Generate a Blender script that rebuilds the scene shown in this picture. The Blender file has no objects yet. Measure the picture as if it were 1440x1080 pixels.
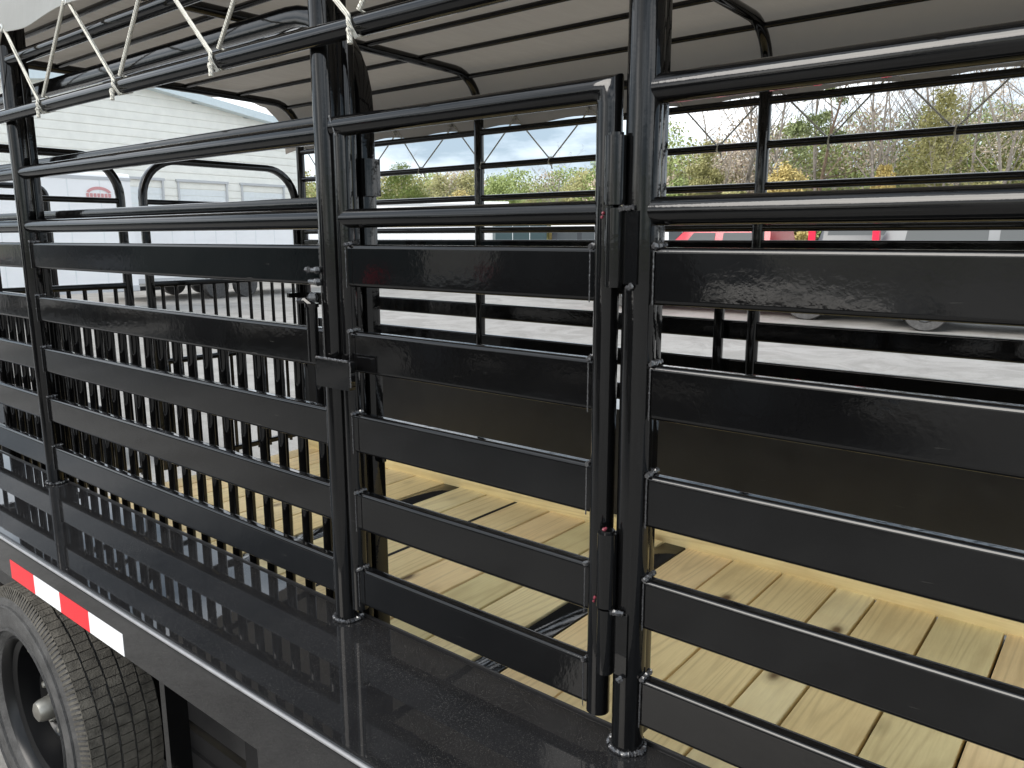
import bpy, math, random
from mathutils import Vector, Matrix
R = math.radians
PI = math.pi
random.seed(7)
scn = bpy.context.scene

# ------------------------------------------------------------------ camera
cd = bpy.data.cameras.new('camera')
cam = bpy.data.objects.new('camera', cd)
scn.collection.objects.link(cam)
yaw, pitch, roll = R(39.0), R(10.65), R(-0.095)
fw = Vector((-math.sin(yaw) * math.cos(pitch), math.cos(yaw) * math.cos(pitch), -math.sin(pitch)))
rt = Vector((math.cos(yaw), math.sin(yaw), 0))
up = rt.cross(fw)
rt2 = rt * math.cos(roll) + up * math.sin(roll)
up2 = up * math.cos(roll) - rt * math.sin(roll)
M = Matrix.Identity(4)
for i in range(3):
    M[i][0] = rt2[i]; M[i][1] = up2[i]; M[i][2] = -fw[i]
M.translation = Vector((0, -0.913, 0.6256))
cam.matrix_world = M
cd.sensor_width = 36.0
cd.lens = 36.0 * 1101.0 / 1440.0
cd.clip_start = 0.02
cd.clip_end = 2000
scn.camera = cam

# ------------------------------------------------------------------ world, sun, exposure
SUN_EL, SUN_AZ = R(37), R(256)          # direction the light comes from (azimuth from +X, ccw)
w = bpy.data.worlds.new('World'); scn.world = w; w.use_nodes = True
nt = w.node_tree; N = nt.nodes; L = nt.links; N.clear()
out = N.new('ShaderNodeOutputWorld'); bg = N.new('ShaderNodeBackground')
sky = N.new('ShaderNodeTexSky'); sky.sky_type = 'NISHITA'; sky.sun_disc = False
sky.sun_elevation = SUN_EL; sky.sun_rotation = PI / 2 - SUN_AZ
sky.air_density = 1.0; sky.dust_density = 3.0
tc = N.new('ShaderNodeTexCoord'); mp = N.new('ShaderNodeMapping')
mp.inputs['Scale'].default_value = (1.0, 1.0, 3.2)
mp.inputs['Location'].default_value = (1.2, 0.5, 0.3)
no = N.new('ShaderNodeTexNoise'); no.inputs['Scale'].default_value = 2.1
no.inputs['Detail'].default_value = 7; no.inputs['Roughness'].default_value = 0.55
cr = N.new('ShaderNodeValToRGB')
cr.color_ramp.elements[0].position = 0.40; cr.color_ramp.elements[0].color = (2.4, 3.05, 3.7, 1)
cr.color_ramp.elements[1].position = 0.64; cr.color_ramp.elements[1].color = (14.0, 14.1, 14.2, 1)
ce = cr.color_ramp.elements.new(0.52); ce.color = (7.2, 7.9, 8.6, 1)
mixs = N.new('ShaderNodeMix'); mixs.data_type = 'RGBA'; mixs.inputs[0].default_value = 0.80
L.new(tc.outputs['Generated'], mp.inputs[0]); L.new(mp.outputs[0], no.inputs[0])
L.new(no.outputs[0], cr.inputs[0]); L.new(sky.outputs[0], mixs.inputs[6]); L.new(cr.outputs[0], mixs.inputs[7])
L.new(mixs.outputs[2], bg.inputs[0]); bg.inputs[1].default_value = 0.1
L.new(bg.outputs[0], out.inputs[0])

sd = bpy.data.lights.new('sun', 'SUN'); sun = bpy.data.objects.new('sun', sd)
scn.collection.objects.link(sun)
sd.energy = 1.5; sd.angle = R(36); sd.color = (1.0, 0.96, 0.9)
ldir = Vector((math.cos(SUN_EL) * math.cos(SUN_AZ), math.cos(SUN_EL) * math.sin(SUN_AZ), math.sin(SUN_EL)))
sun.rotation_euler = (-ldir).to_track_quat('-Z', 'Y').to_euler()
scn.view_settings.view_transform = 'Standard'
scn.view_settings.look = 'None'
scn.view_settings.exposure = 1.12
scn.view_settings.gamma = 1.0
scn.view_settings.use_curve_mapping = False
scn.cycles.use_denoising = True
scn.cycles.max_bounces = 10
scn.cycles.diffuse_bounces = 5
scn.cycles.glossy_bounces = 5

# ------------------------------------------------------------------ materials
MAT = {}
def newmat(name):
    m = bpy.data.materials.new(name); m.use_nodes = True
    t = m.node_tree; b = t.nodes['Principled BSDF']; MAT[name] = m
    return m, t, b
def nd(t, typ, **kw):
    n = t.nodes.new(typ)
    for k, v in kw.items():
        if k in n.inputs: n.inputs[k].default_value = v
        else: setattr(n, k, v)
    return n
def ramp(t, fac, stops):
    c = t.nodes.new('ShaderNodeValToRGB'); e = c.color_ramp.elements
    while len(e) < len(stops): e.new(0.5)
    for el, (p, col) in zip(e, stops):
        el.position = p; el.color = (col + (1,)) if len(col) == 3 else col
    t.links.new(fac, c.inputs[0]); return c.outputs[0]
def noise(t, scale, detail=3, rough=0.5, vec=None, dist=0.0):
    n = nd(t, 'ShaderNodeTexNoise', Scale=scale, Detail=detail, Roughness=rough, Distortion=dist)
    if vec is not None: t.links.new(vec, n.inputs['Vector'])
    return n.outputs[0]
def coords(t, kind='Object', scale=None, rnd=False):
    c = t.nodes.new('ShaderNodeTexCoord'); o = c.outputs[kind]
    if rnd:
        oi = t.nodes.new('ShaderNodeObjectInfo'); mul = nd(t, 'ShaderNodeMath', operation='MULTIPLY')
        mul.inputs[1].default_value = 37.0; t.links.new(oi.outputs['Random'], mul.inputs[0])
        ad = nd(t, 'ShaderNodeVectorMath', operation='ADD'); t.links.new(o, ad.inputs[0]); t.links.new(mul.outputs[0], ad.inputs[1])
        o = ad.outputs[0]
    if scale:
        m = nd(t, 'ShaderNodeMapping'); m.inputs['Scale'].default_value = scale
        t.links.new(o, m.inputs[0]); o = m.outputs[0]
    return o
def bump(t, b, h, strength, dist=0.01):
    n = nd(t, 'ShaderNodeBump', Strength=strength, Distance=dist)
    t.links.new(h, n.inputs['Height']); t.links.new(n.outputs[0], b.inputs['Normal'])
def mixc(t, fac, a, b_, blend='MIX'):
    m = t.nodes.new('ShaderNodeMix'); m.data_type = 'RGBA'; m.blend_type = blend
    for s, v in ((0, fac), (6, a), (7, b_)):
        if isinstance(v, (int, float)): m.inputs[s].default_value = v
        elif isinstance(v, tuple): m.inputs[s].default_value = v + (1,) if len(v) == 3 else v
        else: t.links.new(v, m.inputs[s])
    return m.outputs[2]

def paint_black(name, base=0.0025, r0=0.03, r1=0.10, dust=0.0, peel=0.026):
    m, t, b = newmat(name)
    wv = coords(t, 'Object')
    n1 = noise(t, 9, 5, 0.6, wv)
    col = ramp(t, n1, [(0.3, (base, base, base * 1.08)), (0.75, (base * 1.7, base * 1.7, base * 1.75))])
    if dust:
        sp = noise(t, 620, 2, 0.6, wv); spm = ramp(t, sp, [(0.60, (0, 0, 0)), (0.72, (1, 1, 1))])
        pat = ramp(t, noise(t, 5, 4, 0.6, wv), [(0.35, (0.1, 0.1, 0.1)), (0.65, (1, 1, 1))])
        mm = mixc(t, 1.0, spm, pat, 'MULTIPLY')
        sc = nd(t, 'ShaderNodeMath', operation='MULTIPLY'); t.links.new(mm, sc.inputs[0]); sc.inputs[1].default_value = dust
        col = mixc(t, sc.outputs[0], col, (0.24, 0.22, 0.19))
    ms_ = nd(t, 'ShaderNodeMapping'); ms_.inputs['Scale'].default_value = (14, 40, 210); ms_.inputs['Rotation'].default_value = (0.0, 0.35, 0.2); t.links.new(wv, ms_.inputs[0])
    scr = ramp(t, noise(t, 1.0, 3, 0.5, ms_.outputs[0]), [(0.70, (0, 0, 0)), (0.76, (0.35, 0.35, 0.35))])
    scm = mixc(t, 1.0, scr, ramp(t, noise(t, 3.2, 3, 0.5, wv), [(0.52, (0, 0, 0)), (0.62, (1, 1, 1))]), 'MULTIPLY')
    col = mixc(t, scm, col, (0.10, 0.098, 0.09))
    t.links.new(col, b.inputs['Base Color'])
    rr = ramp(t, noise(t, 14, 6, 0.65, wv), [(0.3, (r0,) * 3), (0.8, (r1,) * 3)])
    t.links.new(rr, b.inputs['Roughness'])
    b.inputs['IOR'].default_value = 1.45
    ad = nd(t, 'ShaderNodeMath', operation='ADD')
    mu = nd(t, 'ShaderNodeMath', operation='MULTIPLY'); mu.inputs[1].default_value = 0.35
    t.links.new(noise(t, 130, 2, 0.5, wv), mu.inputs[0])
    t.links.new(mu.outputs[0], ad.inputs[0]); t.links.new(noise(t, 17, 3, 0.5, wv), ad.inputs[1])
    bump(t, b, ad.outputs[0], peel, 0.01)
    return m
paint_black('black_paint')
paint_black('fender_paint', base=0.010, r0=0.004, r1=0.025, dust=0.4, peel=0.003)
paint_black('panel_paint', base=0.010, r0=0.28, r1=0.42, peel=0.01)
paint_black('weld_paint', base=0.03, r0=0.08, r1=0.2, peel=0.3); MAT['weld_paint'].node_tree.nodes['Principled BSDF'].inputs['Specular IOR Level'].default_value = 1.0

def plain(name, col, rough=0.5, metal=0.0, var=0.0, scale=8, bmp=0.0, spec=0.5, bscale=60):
    m, t, b = newmat(name)
    b.inputs['Roughness'].default_value = rough; b.inputs['Metallic'].default_value = metal
    b.inputs['Specular IOR Level'].default_value = spec
    wv = coords(t, 'Object')
    if var:
        n1 = noise(t, scale, 6, 0.6, wv)
        lo = tuple(c * (1 - var) for c in col); hi = tuple(min(1, c * (1 + var)) for c in col)
        t.links.new(ramp(t, n1, [(0.3, lo), (0.7, hi)]), b.inputs['Base Color'])
    else: b.inputs['Base Color'].default_value = col + (1,)
    if bmp: bump(t, b, noise(t, bscale, 4, 0.6, wv), bmp, 0.01)
    return m
plain('rope', (0.72, 0.70, 0.62), 0.8, var=0.15, scale=90)
_t = MAT['rope'].node_tree; _w = nd(_t, 'ShaderNodeTexWave', Scale=70.0, Distortion=1.5); _w.bands_direction = 'DIAGONAL'
_t.links.new(coords(_t, 'Object'), _w.inputs['Vector']); bump(_t, _t.nodes['Principled BSDF'], _w.outputs['Fac'], 0.9, 0.004)
plain('grommet', (0.75, 0.74, 0.7), 0.3, metal=0.8)
plain('rubber', (0.062, 0.061, 0.060), 0.75, var=0.35, scale=22, bmp=0.35, bscale=160, spec=0.35)
plain('tread_rubber', (0.095, 0.088, 0.075), 0.85, var=0.45, scale=30, bmp=0.5, bscale=220, spec=0.3)
plain('groove_rubber', (0.012, 0.011, 0.010), 0.9)
plain('rim_black', (0.006, 0.006, 0.0065), 0.3, var=0.2, spec=0.3)
plain('hub_silver', (0.30, 0.29, 0.26), 0.42, metal=0.85, var=0.2, scale=30)
plain('edge_highlight', (0.26, 0.26, 0.265), 0.4, metal=0.2, var=0.15, scale=40)  # light grey that paints the bright highlight of the fender lip
plain('dark_steel', (0.006, 0.006, 0.0065), 0.6, var=0.3, spec=0.25)
plain('red_wax', (0.16, 0.02, 0.035), 0.5)
plain('tape_red', (0.72, 0.012, 0.022), 0.28, var=0.12, scale=160, bmp=0.06, bscale=500)
plain('tape_white', (0.80, 0.81, 0.82), 0.3, var=0.06, scale=160, bmp=0.06, bscale=500)
plain('white_panel', (0.86, 0.86, 0.86), 0.35, var=0.03, scale=2)
plain('cream_siding', (0.82, 0.81, 0.745), 0.55, var=0.05, scale=3)
plain('roof_edge', (0.62, 0.70, 0.72), 0.4, var=0.04)
plain('door_grey', (0.74, 0.77, 0.77), 0.5, var=0.04)
plain('trim_grey', (0.50, 0.51, 0.52), 0.5)
plain('logo_red', (0.62, 0.30, 0.30), 0.5)
plain('logo_grey', (0.52, 0.46, 0.47), 0.5)
plain('car_red', (0.42, 0.015, 0.035), 0.2, var=0.05)
plain('car_silver', (0.13, 0.14, 0.15), 0.35, var=0.05)
plain('car_grey', (0.07, 0.075, 0.08), 0.3, var=0.05)
plain('car_black', (0.012, 0.014, 0.016), 0.2)
plain('car_white', (0.72, 0.72, 0.72), 0.25)
plain('car_glass', (0.06, 0.068, 0.072), 0.25, spec=0.12)
plain('tail_red', (0.75, 0.02, 0.06), 0.2)
plain('teal_dark', (0.03, 0.06, 0.065), 0.4)
plain('tan_roof', (0.50, 0.42, 0.32), 0.6)
plain('bark_grey', (0.26, 0.23, 0.20), 0.9, var=0.3, scale=6)
plain('bark_brown', (0.14, 0.10, 0.07), 0.9, var=0.3, scale=6)
plain('green_plastic', (0.10, 0.42, 0.22), 0.4)

# tarp
def tarp(name, c0, c1, trans):
    m, t, b = newmat(name)
    wv = coords(t, 'Object')
    t.links.new(ramp(t, noise(t, 2.2, 6, 0.6, wv), [(0.3, c0), (0.7, c1)]), b.inputs['Base Color'])
    b.inputs['Roughness'].default_value = 0.55
    wave = nd(t, 'ShaderNodeTexNoise', Scale=7.0, Detail=4.0)
    mm = nd(t, 'ShaderNodeMapping'); mm.inputs['Scale'].default_value = (1.6, 0.5, 0.5)
    t.links.new(wv, mm.inputs[0]); t.links.new(mm.outputs[0], wave.inputs['Vector'])
    bump(t, b, wave.outputs[0], 0.45, 0.03)
    tl = nd(t, 'ShaderNodeBsdfTranslucent'); tl.inputs['Color'].default_value = (0.80, 0.76, 0.70, 1)
    ms = nd(t, 'ShaderNodeMixShader'); ms.inputs[0].default_value = trans
    om = t.nodes['Material Output']
    t.links.new(b.outputs[0], ms.inputs[1]); t.links.new(tl.outputs[0], ms.inputs[2]); t.links.new(ms.outputs[0], om.inputs['Surface'])
    return m
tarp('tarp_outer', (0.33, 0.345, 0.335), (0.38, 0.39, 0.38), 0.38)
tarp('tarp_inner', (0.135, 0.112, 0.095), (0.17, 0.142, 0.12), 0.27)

# wood
m, t, b = newmat('pine')
co = coords(t, 'Object', rnd=True)
mpn = nd(t, 'ShaderNodeMapping'); mpn.inputs['Scale'].default_value = (1.0, 0.055, 1.0); t.links.new(co, mpn.inputs[0])
# cathedral grain: distance to a warped line, banded
nw = noise(t, 4.0, 2, 0.45, mpn.outputs[0], 0.4)
wav = nd(t, 'ShaderNodeMath', operation='MULTIPLY'); wav.inputs[1].default_value = 150.0; t.links.new(nw, wav.inputs[0])
sn = nd(t, 'ShaderNodeMath', operation='SINE'); t.links.new(wav.outputs[0], sn.inputs[0])
grain = ramp(t, sn.outputs[0], [(0.0, (0, 0, 0)), (0.75, (0.55, 0.55, 0.55)), (1.0, (1, 1, 1))])
fine = noise(t, 160, 4, 0.6, mpn.outputs[0])
oi = t.nodes.new('ShaderNodeObjectInfo')
basec = ramp(t, oi.outputs['Random'], [(0.0, (0.97, 0.78, 0.41)), (0.17, (0.80, 0.65, 0.33)), (0.34, (0.93, 0.81, 0.47)), (0.5, (0.88, 0.70, 0.39)), (0.67, (0.97, 0.76, 0.42)), (0.83, (0.78, 0.68, 0.36)), (1.0, (0.95, 0.76, 0.43))])
blot = ramp(t, noise(t, 4.0, 4, 0.6, co), [(0.35, (0.86, 0.80, 0.73)), (0.6, (1, 1, 1))])
c1 = mixc(t, 0.5, basec, blot, 'MULTIPLY')
gm = nd(t, 'ShaderNodeMath', operation='MULTIPLY'); gm.inputs[1].default_value = 0.21; t.links.new(grain, gm.inputs[0])
c2 = mixc(t, gm.outputs[0], c1, (0.33, 0.21, 0.075))
fm = ramp(t, fine, [(0.35, (0.86, 0.84, 0.8)), (0.65, (1, 1, 1))])
c3 = mixc(t, 0.55, c2, fm, 'MULTIPLY')
vm = nd(t, 'ShaderNodeMapping'); vm.inputs['Scale'].default_value = (1.0, 0.55, 1.0); t.links.new(co, vm.inputs[0])
vo = nd(t, 'ShaderNodeTexVoronoi', Scale=4.2); t.links.new(vm.outputs[0], vo.inputs['Vector'])
kn = ramp(t, vo.outputs['Distance'], [(0.045, (1, 1, 1)), (0.10, (0.25, 0.25, 0.25)), (0.16, (0, 0, 0))])
c4 = mixc(t, kn, c3, (0.14, 0.085, 0.035))
t.links.new(c4, b.inputs['Base Color']); b.inputs['Roughness'].default_value = 0.7
bump(t, b, fine, 0.12, 0.004)

# ground, leaves
m, t, b = newmat('lot_surface')
wv = coords(t, 'Object')
c1 = ramp(t, noise(t, 0.35, 8, 0.65, wv), [(0.25, (0.235, 0.224, 0.208)), (0.5, (0.30, 0.288, 0.27)), (0.75, (0.35, 0.338, 0.32))])
c2 = ramp(t, noise(t, 38, 4, 0.7, wv), [(0.3, (0.86, 0.85, 0.84)), (0.7, (1, 1, 1))])
t.links.new(mixc(t, 1.0, c1, c2, 'MULTIPLY'), b.inputs['Base Color']); b.inputs['Roughness'].default_value = 0.9
stn = ramp(t, noise(t, 1.1, 7, 0.75, wv, 1.2), [(0.42, (0.72, 0.71, 0.70)), (0.56, (1, 1, 1))])
lk = b.inputs['Base Color'].links[0].from_socket
t.links.new(mixc(t, 0.8, lk, stn, 'MULTIPLY'), b.inputs['Base Color'])
bump(t, b, noise(t, 60, 4, 0.7, wv), 0.3, 0.02)
def leafmat(name, a, bb):
    m, t, b = newmat(name)
    wv = coords(t, 'Object', rnd=True)
    t.links.new(ramp(t, noise(t, 1.6, 5, 0.7, wv), [(0.3, a), (0.7, bb)]), b.inputs['Base Color'])
    b.inputs['Roughness'].default_value = 0.65; b.inputs['Specular IOR Level'].default_value = 0.25
leafmat('leaf_pine', (0.15, 0.19, 0.085), (0.25, 0.29, 0.13))
leafmat('leaf_green', (0.22, 0.29, 0.10), (0.35, 0.40, 0.15))
leafmat('leaf_gold', (0.42, 0.34, 0.13), (0.52, 0.41, 0.16))
leafmat('leaf_olive', (0.30, 0.30, 0.13), (0.43, 0.40, 0.19))
leafmat('leaf_dry', (0.44, 0.36, 0.28), (0.56, 0.47, 0.37))

# ------------------------------------------------------------------ mesh helpers
col = scn.collection
class MB:
    def __init__(s): s.v = []; s.f = []; s.mi = []
    def add(s, vs, fs, mi=0):
        o = len(s.v); s.v += [tuple(q) for q in vs]; s.f += [tuple(i + o for i in f) for f in fs]; s.mi += [mi] * len(fs)
        return s
    def box(s, x0, x1, y0, y1, z0, z1, mi=0):
        vs = [(x, y, z) for x in (x0, x1) for y in (y0, y1) for z in (z0, z1)]
        return s.add(vs, [(0, 1, 3, 2), (4, 6, 7, 5), (0, 4, 5, 1), (2, 3, 7, 6), (0, 2, 6, 4), (1, 5, 7, 3)], mi)
    def mesh(s, name, mats, smooth=True, ang=38):
        me = bpy.data.meshes.new(name); me.from_pydata(s.v, [], s.f)
        for q in (mats if isinstance(mats, (list, tuple)) else [mats]): me.materials.append(MAT[q])
        if any(s.mi): me.polygons.foreach_set('material_index', s.mi)
        import bmesh
        bm = bmesh.new(); bm.from_mesh(me); bmesh.ops.recalc_face_normals(bm, faces=bm.faces[:]); bm.to_mesh(me); bm.free()
        if smooth:
            me.shade_smooth(); me.set_sharp_from_angle(angle=R(ang))
        return me
    def build(s, name, mats, parent=None, loc=(0, 0, 0), smooth=True, ang=38):
        return link(name, s.mesh(name, mats, smooth, ang), parent, loc)
def link(name, me, parent=None, loc=(0, 0, 0), rot=None, scale=None):
    o = bpy.data.objects.new(name, me); col.objects.link(o)
    o.location = loc
    if rot: o.rotation_euler = rot
    if scale: o.scale = scale
    if parent: o.parent = parent
    return o
def tag(o, label=None, cat=None, group=None, kind=None):
    if label: o['label'] = label
    if cat: o['category'] = cat
    if group: o['group'] = group
    if kind: o['kind'] = kind
    return o
def thing(name, label, cat, loc=(0, 0, 0), rz=0, group=None):
    o = bpy.data.objects.new(name, None); col.objects.link(o)
    o.location = loc; o.rotation_euler = (0, 0, rz); o.empty_display_size = 0.1
    return tag(o, label, cat, group)
def circ(r, n=14): return [(r * math.cos(2 * PI * i / n), r * math.sin(2 * PI * i / n)) for i in range(n)]
def rrect(wd, h, r, n=3):
    ps = []
    for cx, cy, a0 in ((wd / 2 - r, h / 2 - r, 0), (-wd / 2 + r, h / 2 - r, 90), (-wd / 2 + r, -h / 2 + r, 180), (wd / 2 - r, -h / 2 + r, 270)):
        for k in range(n + 1):
            a = R(a0 + 90 * k / n); ps.append((cx + r * math.cos(a), cy + r * math.sin(a)))
    if n < 3: return ps
    e = min(0.0012, r * 0.3); out_ = []                 # loops close to the corners keep the flats flat
    for q in range(4):
        c = ps[q * (n + 1):(q + 1) * (n + 1)]
        d0 = [(0, -1), (1, 0), (0, 1), (-1, 0)][q]; d1 = [(-1, 0), (0, -1), (1, 0), (0, 1)][q]
        out_ += [(c[0][0] + d0[0] * e, c[0][1] + d0[1] * e)] + c + [(c[-1][0] + d1[0] * e, c[-1][1] + d1[1] * e)]
    return out_
def sweep(mb, prof, path, nrm=None, cap=True, mi=0, closed=False):
    path = [Vector(q) for q in path]; n = len(path); k = len(prof)
    vs = []; prev = None
    for i, q in enumerate(path):
        if closed: tg = path[(i + 1) % n] - path[i - 1]
        else: tg = path[min(i + 1, n - 1)] - path[max(i - 1, 0)]
        tg.normalize()
        if nrm is not None: a = Vector(nrm).normalized()
        else:
            if prev is None:
                a = Vector((0, 0, 1)) if abs(tg.z) < 0.9 else Vector((0, 1, 0))
            else: a = prev
            a = (a - tg * a.dot(tg)).normalized(); prev = a
        b_ = tg.cross(a).normalized()
        mi_s = 1.0
        if 0 < i < n - 1 and nrm is not None:
            e0 = (path[i] - path[i - 1]).normalized(); mi_s = 1.0 / max(0.5, e0.dot(tg))
        for (u, v_) in prof: vs.append(q + b_ * (u * mi_s) + a * v_)
    fs = []
    rng = n if closed else n - 1
    for i in range(rng):
        j = (i + 1) % n
        for c in range(k):
            d = (c + 1) % k; fs.append((i * k + c, i * k + d, j * k + d, j * k + c))
    if cap and not closed:
        fs.append(tuple(range(k - 1, -1, -1))); fs.append(tuple((n - 1) * k + c for c in range(k)))
    mb.add(vs, fs, mi); return mb
def pipe(mb, path, r, n=14, **kw): return sweep(mb, circ(r, n), path, **kw)
def arc(c, r, a0, a1, n, fx):
    return [fx(c[0] + r * math.cos(R(a0 + (a1 - a0) * i / n)), c[1] + r * math.sin(R(a0 + (a1 - a0) * i / n))) for i in range(n + 1)]
def lathe(mb, prof, n, axis='Y', mi=0):
    """prof: list of (r, a) ; revolve about local axis"""
    vs = []; k = len(prof)
    for i in range(n):
        th = 2 * PI * i / n
        for (r, a) in prof:
            if axis == 'Y': vs.append((r * math.cos(th), a, r * math.sin(th)))
            else: vs.append((r * math.cos(th), r * math.sin(th), a))
    fs = []
    for i in range(n):
        j = (i + 1) % n
        for c in range(k - 1): fs.append((i * k + c, i * k + c + 1, j * k + c + 1, j * k + c))
    mb.add(vs, fs, mi); return mb
def blob(mb, c, r, seed=0, n=6, m=4, mi=0):
    rnd = random.Random(seed); vs = []; fs = []
    for j in range(1, m):
        for i in range(n):
            ph = PI * j / m; th = 2 * PI * i / n; q = 0.8 + 0.4 * rnd.random()
            vs.append((c[0] + r * q * math.sin(ph) * math.cos(th), c[1] + r * q * math.sin(ph) * math.sin(th), c[2] + r * q * math.cos(ph)))
    t0 = len(vs); vs.append((c[0], c[1], c[2] + r)); vs.append((c[0], c[1], c[2] - r))
    for j in range(m - 2):
        for i in range(n):
            a = j * n + i; b_ = j * n + (i + 1) % n; fs.append((a, b_, b_ + n, a + n))
    for i in range(n):
        fs.append((t0, (i + 1) % n, i)); a = (m - 2) * n
        fs.append((t0 + 1, a + i, a + (i + 1) % n))
    mb.add(vs, fs, mi)

# ------------------------------------------------------------------ ground
GZ = -1.04
g = MB()
n = 24; S = 400.0
for i in range(n):
    pass
g.add([(-S, -S, 0), (S, -S, 0), (S, S, 0), (-S, S, 0)], [(0, 1, 2, 3)])
tag(g.build('ground', 'lot_surface', None, (0, 0, GZ), smooth=False), 'pale concrete and gravel lot around the trailer', None, None, 'structure')

# ================================================================== the trailer
W = 2.011
ZT, ZN1, ZN2 = 0.957, 0.8085, 0.6577
ZR1, ZR0 = 1.112, 1.235
PTOP = [0.6117, 0.4572, 0.3048, 0.1526, 0.0]
PH, PD = 0.0745, 0.023
FEN, FLR = -0.1204, -0.6473
XE, XA, XB, XC, XD, XF = -3.955, -2.562, -1.168, -0.5265, 0.226, 1.62
tr = thing('livestock_trailer', 'black pipe-sided livestock trailer with plank sides, pine floor and a wheel under its fender', 'trailer', (XB, W / 2, GZ))
tr_off = Vector((XB, W / 2, GZ))
def part(mb, name, mats, loc=(0, 0, 0), parent=None, **kw):
    p = tr if parent is None else parent
    o = mb.build(name, mats, p, loc, **kw)
    if parent is None: o.location = Vector(loc) - tr_off
    return o
def lpart(name, me, loc, parent=None, rot=None):
    o = link(name, me, tr if parent is None else parent, loc, rot)
    if parent is None: o.location = Vector(loc) - tr_off
    return o

# --- posts (pipe, backing bar, weld beads)
def bead_path(mb, pts, rr, seed, closed=False):
    """an uneven welded fillet: a short run of overlapping ripples swept as one tube"""
    rnd = random.Random(seed); k = 6; path = []
    ln = sum((Vector(pts[i + 1]) - Vector(pts[i])).length for i in range(len(pts) - 1)); m_ = max(4, int(ln / 0.0022))
    cum = [0]
    for i in range(len(pts) - 1): cum.append(cum[-1] + (Vector(pts[i + 1]) - Vector(pts[i])).length)
    vs = []
    for q in range(m_ + 1):
        d = ln * q / m_; i = 0
        while i < len(pts) - 2 and cum[i + 1] < d: i += 1
        t_ = (d - cum[i]) / max(1e-9, cum[i + 1] - cum[i]); p = Vector(pts[i]).lerp(Vector(pts[i + 1]), t_)
        tg = (Vector(pts[i + 1]) - Vector(pts[i])).normalized(); a = tg.orthogonal().normalized(); b_ = tg.cross(a)
        r_ = rr * (0.75 + 0.3 * (q % 2) + rnd.uniform(-0.2, 0.2)); p = p + Vector([rnd.gauss(0, rr * 0.12) for _ in range(3)])
        vs += [p + (a * math.cos(2 * PI * c / k) + b_ * math.sin(2 * PI * c / k)) * r_ for c in range(k)]
    fs = [(i * k + c, i * k + (c + 1) % k, (i + 1) * k + (c + 1) % k, (i + 1) * k + c) for i in range(m_) for c in range(k)]
    fs += [tuple(range(k)), tuple(m_ * k + c for c in range(k))]
    mb.add(vs, fs)
def weld_ring(mb, c, r, k=26, rr=0.0055, seed=1, z=0):
    bead_path(mb, [(c[0] + r * math.cos(2 * PI * i / 24), c[1] + r * math.sin(2 * PI * i / 24), c[2] + z) for i in range(25)], rr * 0.8, seed)
def bead(mb, p0, p1, k, rr, seed): bead_path(mb, [p0, p1], rr * (0.95 if abs(p0[2] - p1[2]) < 0.01 else 0.38), seed)
def post(x, side, zt, planks='both', gate=False):
    y = 0.008 if side == 0 else W - 0.008
    s = 1 if side == 0 else -1
    pm = MB(); pipe(pm, [(0, 0, FEN), (0, 0, zt)], 0.0235, 20)
    p = part(pm, 'post', 'black_paint', (x, y, 0))
    if side == 0:
        bm_ = MB(); sweep(bm_, rrect(0.024, 0.022, 0.003, 2), [(0, 0.034, FEN + 0.01), (0, 0.034, zt - 0.02)], nrm=(1, 0, 0))
        part(bm_, 'backing_bar', 'black_paint', (0, 0, 0), p)
    if side == 0 and x < 0.3:
        wm = MB(); weld_ring(wm, (0, 0, FEN + 0.004), 0.026, 24, 0.0055, int(abs(x) * 10))
        for zt_ in PTOP:
            for sx in ((-1, 1) if planks == 'both' else (1,) if planks == 'right' else (-1,)):
                bead(wm, (sx * 0.025, -0.011, zt_ + 0.001), (sx * 0.025, 0.02, zt_ + 0.003), 5, 0.0045, int(zt_ * 900) + sx)
                bead(wm, (sx * 0.0245, -0.010, zt_ - 0.004), (sx * 0.0245, -0.010, zt_ - PH), 9, 0.0032, int(zt_ * 700) + sx)
        part(wm, 'weld_bead', 'weld_paint', (0, 0, 0), p)['kind'] = 'stuff'
    return p
for x in (XE, XA, XD, XF): post(x, 0, ZR0 + 0.01)
post(XB, 0, ZR0 + 0.01, 'left'); post(XC, 0, ZR0 + 0.01, 'right')
for x in (XE, XA, XB, XD, XF): post(x, 1, ZR0 + 0.01)

# --- planks and rails between posts
def rail_seg(x0, x1, y, z, r, name='rail'):
    mb = MB(); pipe(mb, [(x0, 0, 0), (x1, 0, 0)], r, 18)
    return part(mb, name, 'black_paint', (0, y, z))
pcache = {}
def plank_mesh(ln):
    k = round(ln, 4)
    if k not in pcache:
        mb = MB(); sweep(mb, rrect(PD, PH, 0.0062, 3), [(-ln / 2, 0, 0), (ln / 2, 0, 0)], nrm=(0, 0, 1)); pcache[k] = mb.mesh('plank', 'black_paint')
    return pcache[k]
def planks(x0, x1, y, rows=range(5), parent=None, off=None):
    for k in rows:
        lpart('plank', plank_mesh(x1 - x0), ((x0 + x1) / 2, y, PTOP[k] - PH / 2) if parent is None else ((x0 + x1) / 2, y, PTOP[k] - PH / 2), parent)
seg_near = [(XE, XA), (XA, XB), (XC, XD), (XD, XF)]
for a, c in seg_near:
    planks(a + 0.02, c - 0.02, PD / 2 + 0.0005)
    for z in (ZN1, ZN2): rail_seg(a + 0.015, c - 0.015, 0.010, z, 0.0185)
    rail_seg(a + 0.015, c - 0.015, 0.008, ZR1, 0.0175)
rail_seg(XB + 0.015, XC - 0.015, 0.008, ZR1, 0.0175)
rail_seg(XE - 0.03, XF + 0.03, -0.030, ZT, 0.0165, 'tie_rail')
rail_seg(XE - 0.03, XF + 0.03, 0.008, ZR0, 0.019, 'top_rail')
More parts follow.
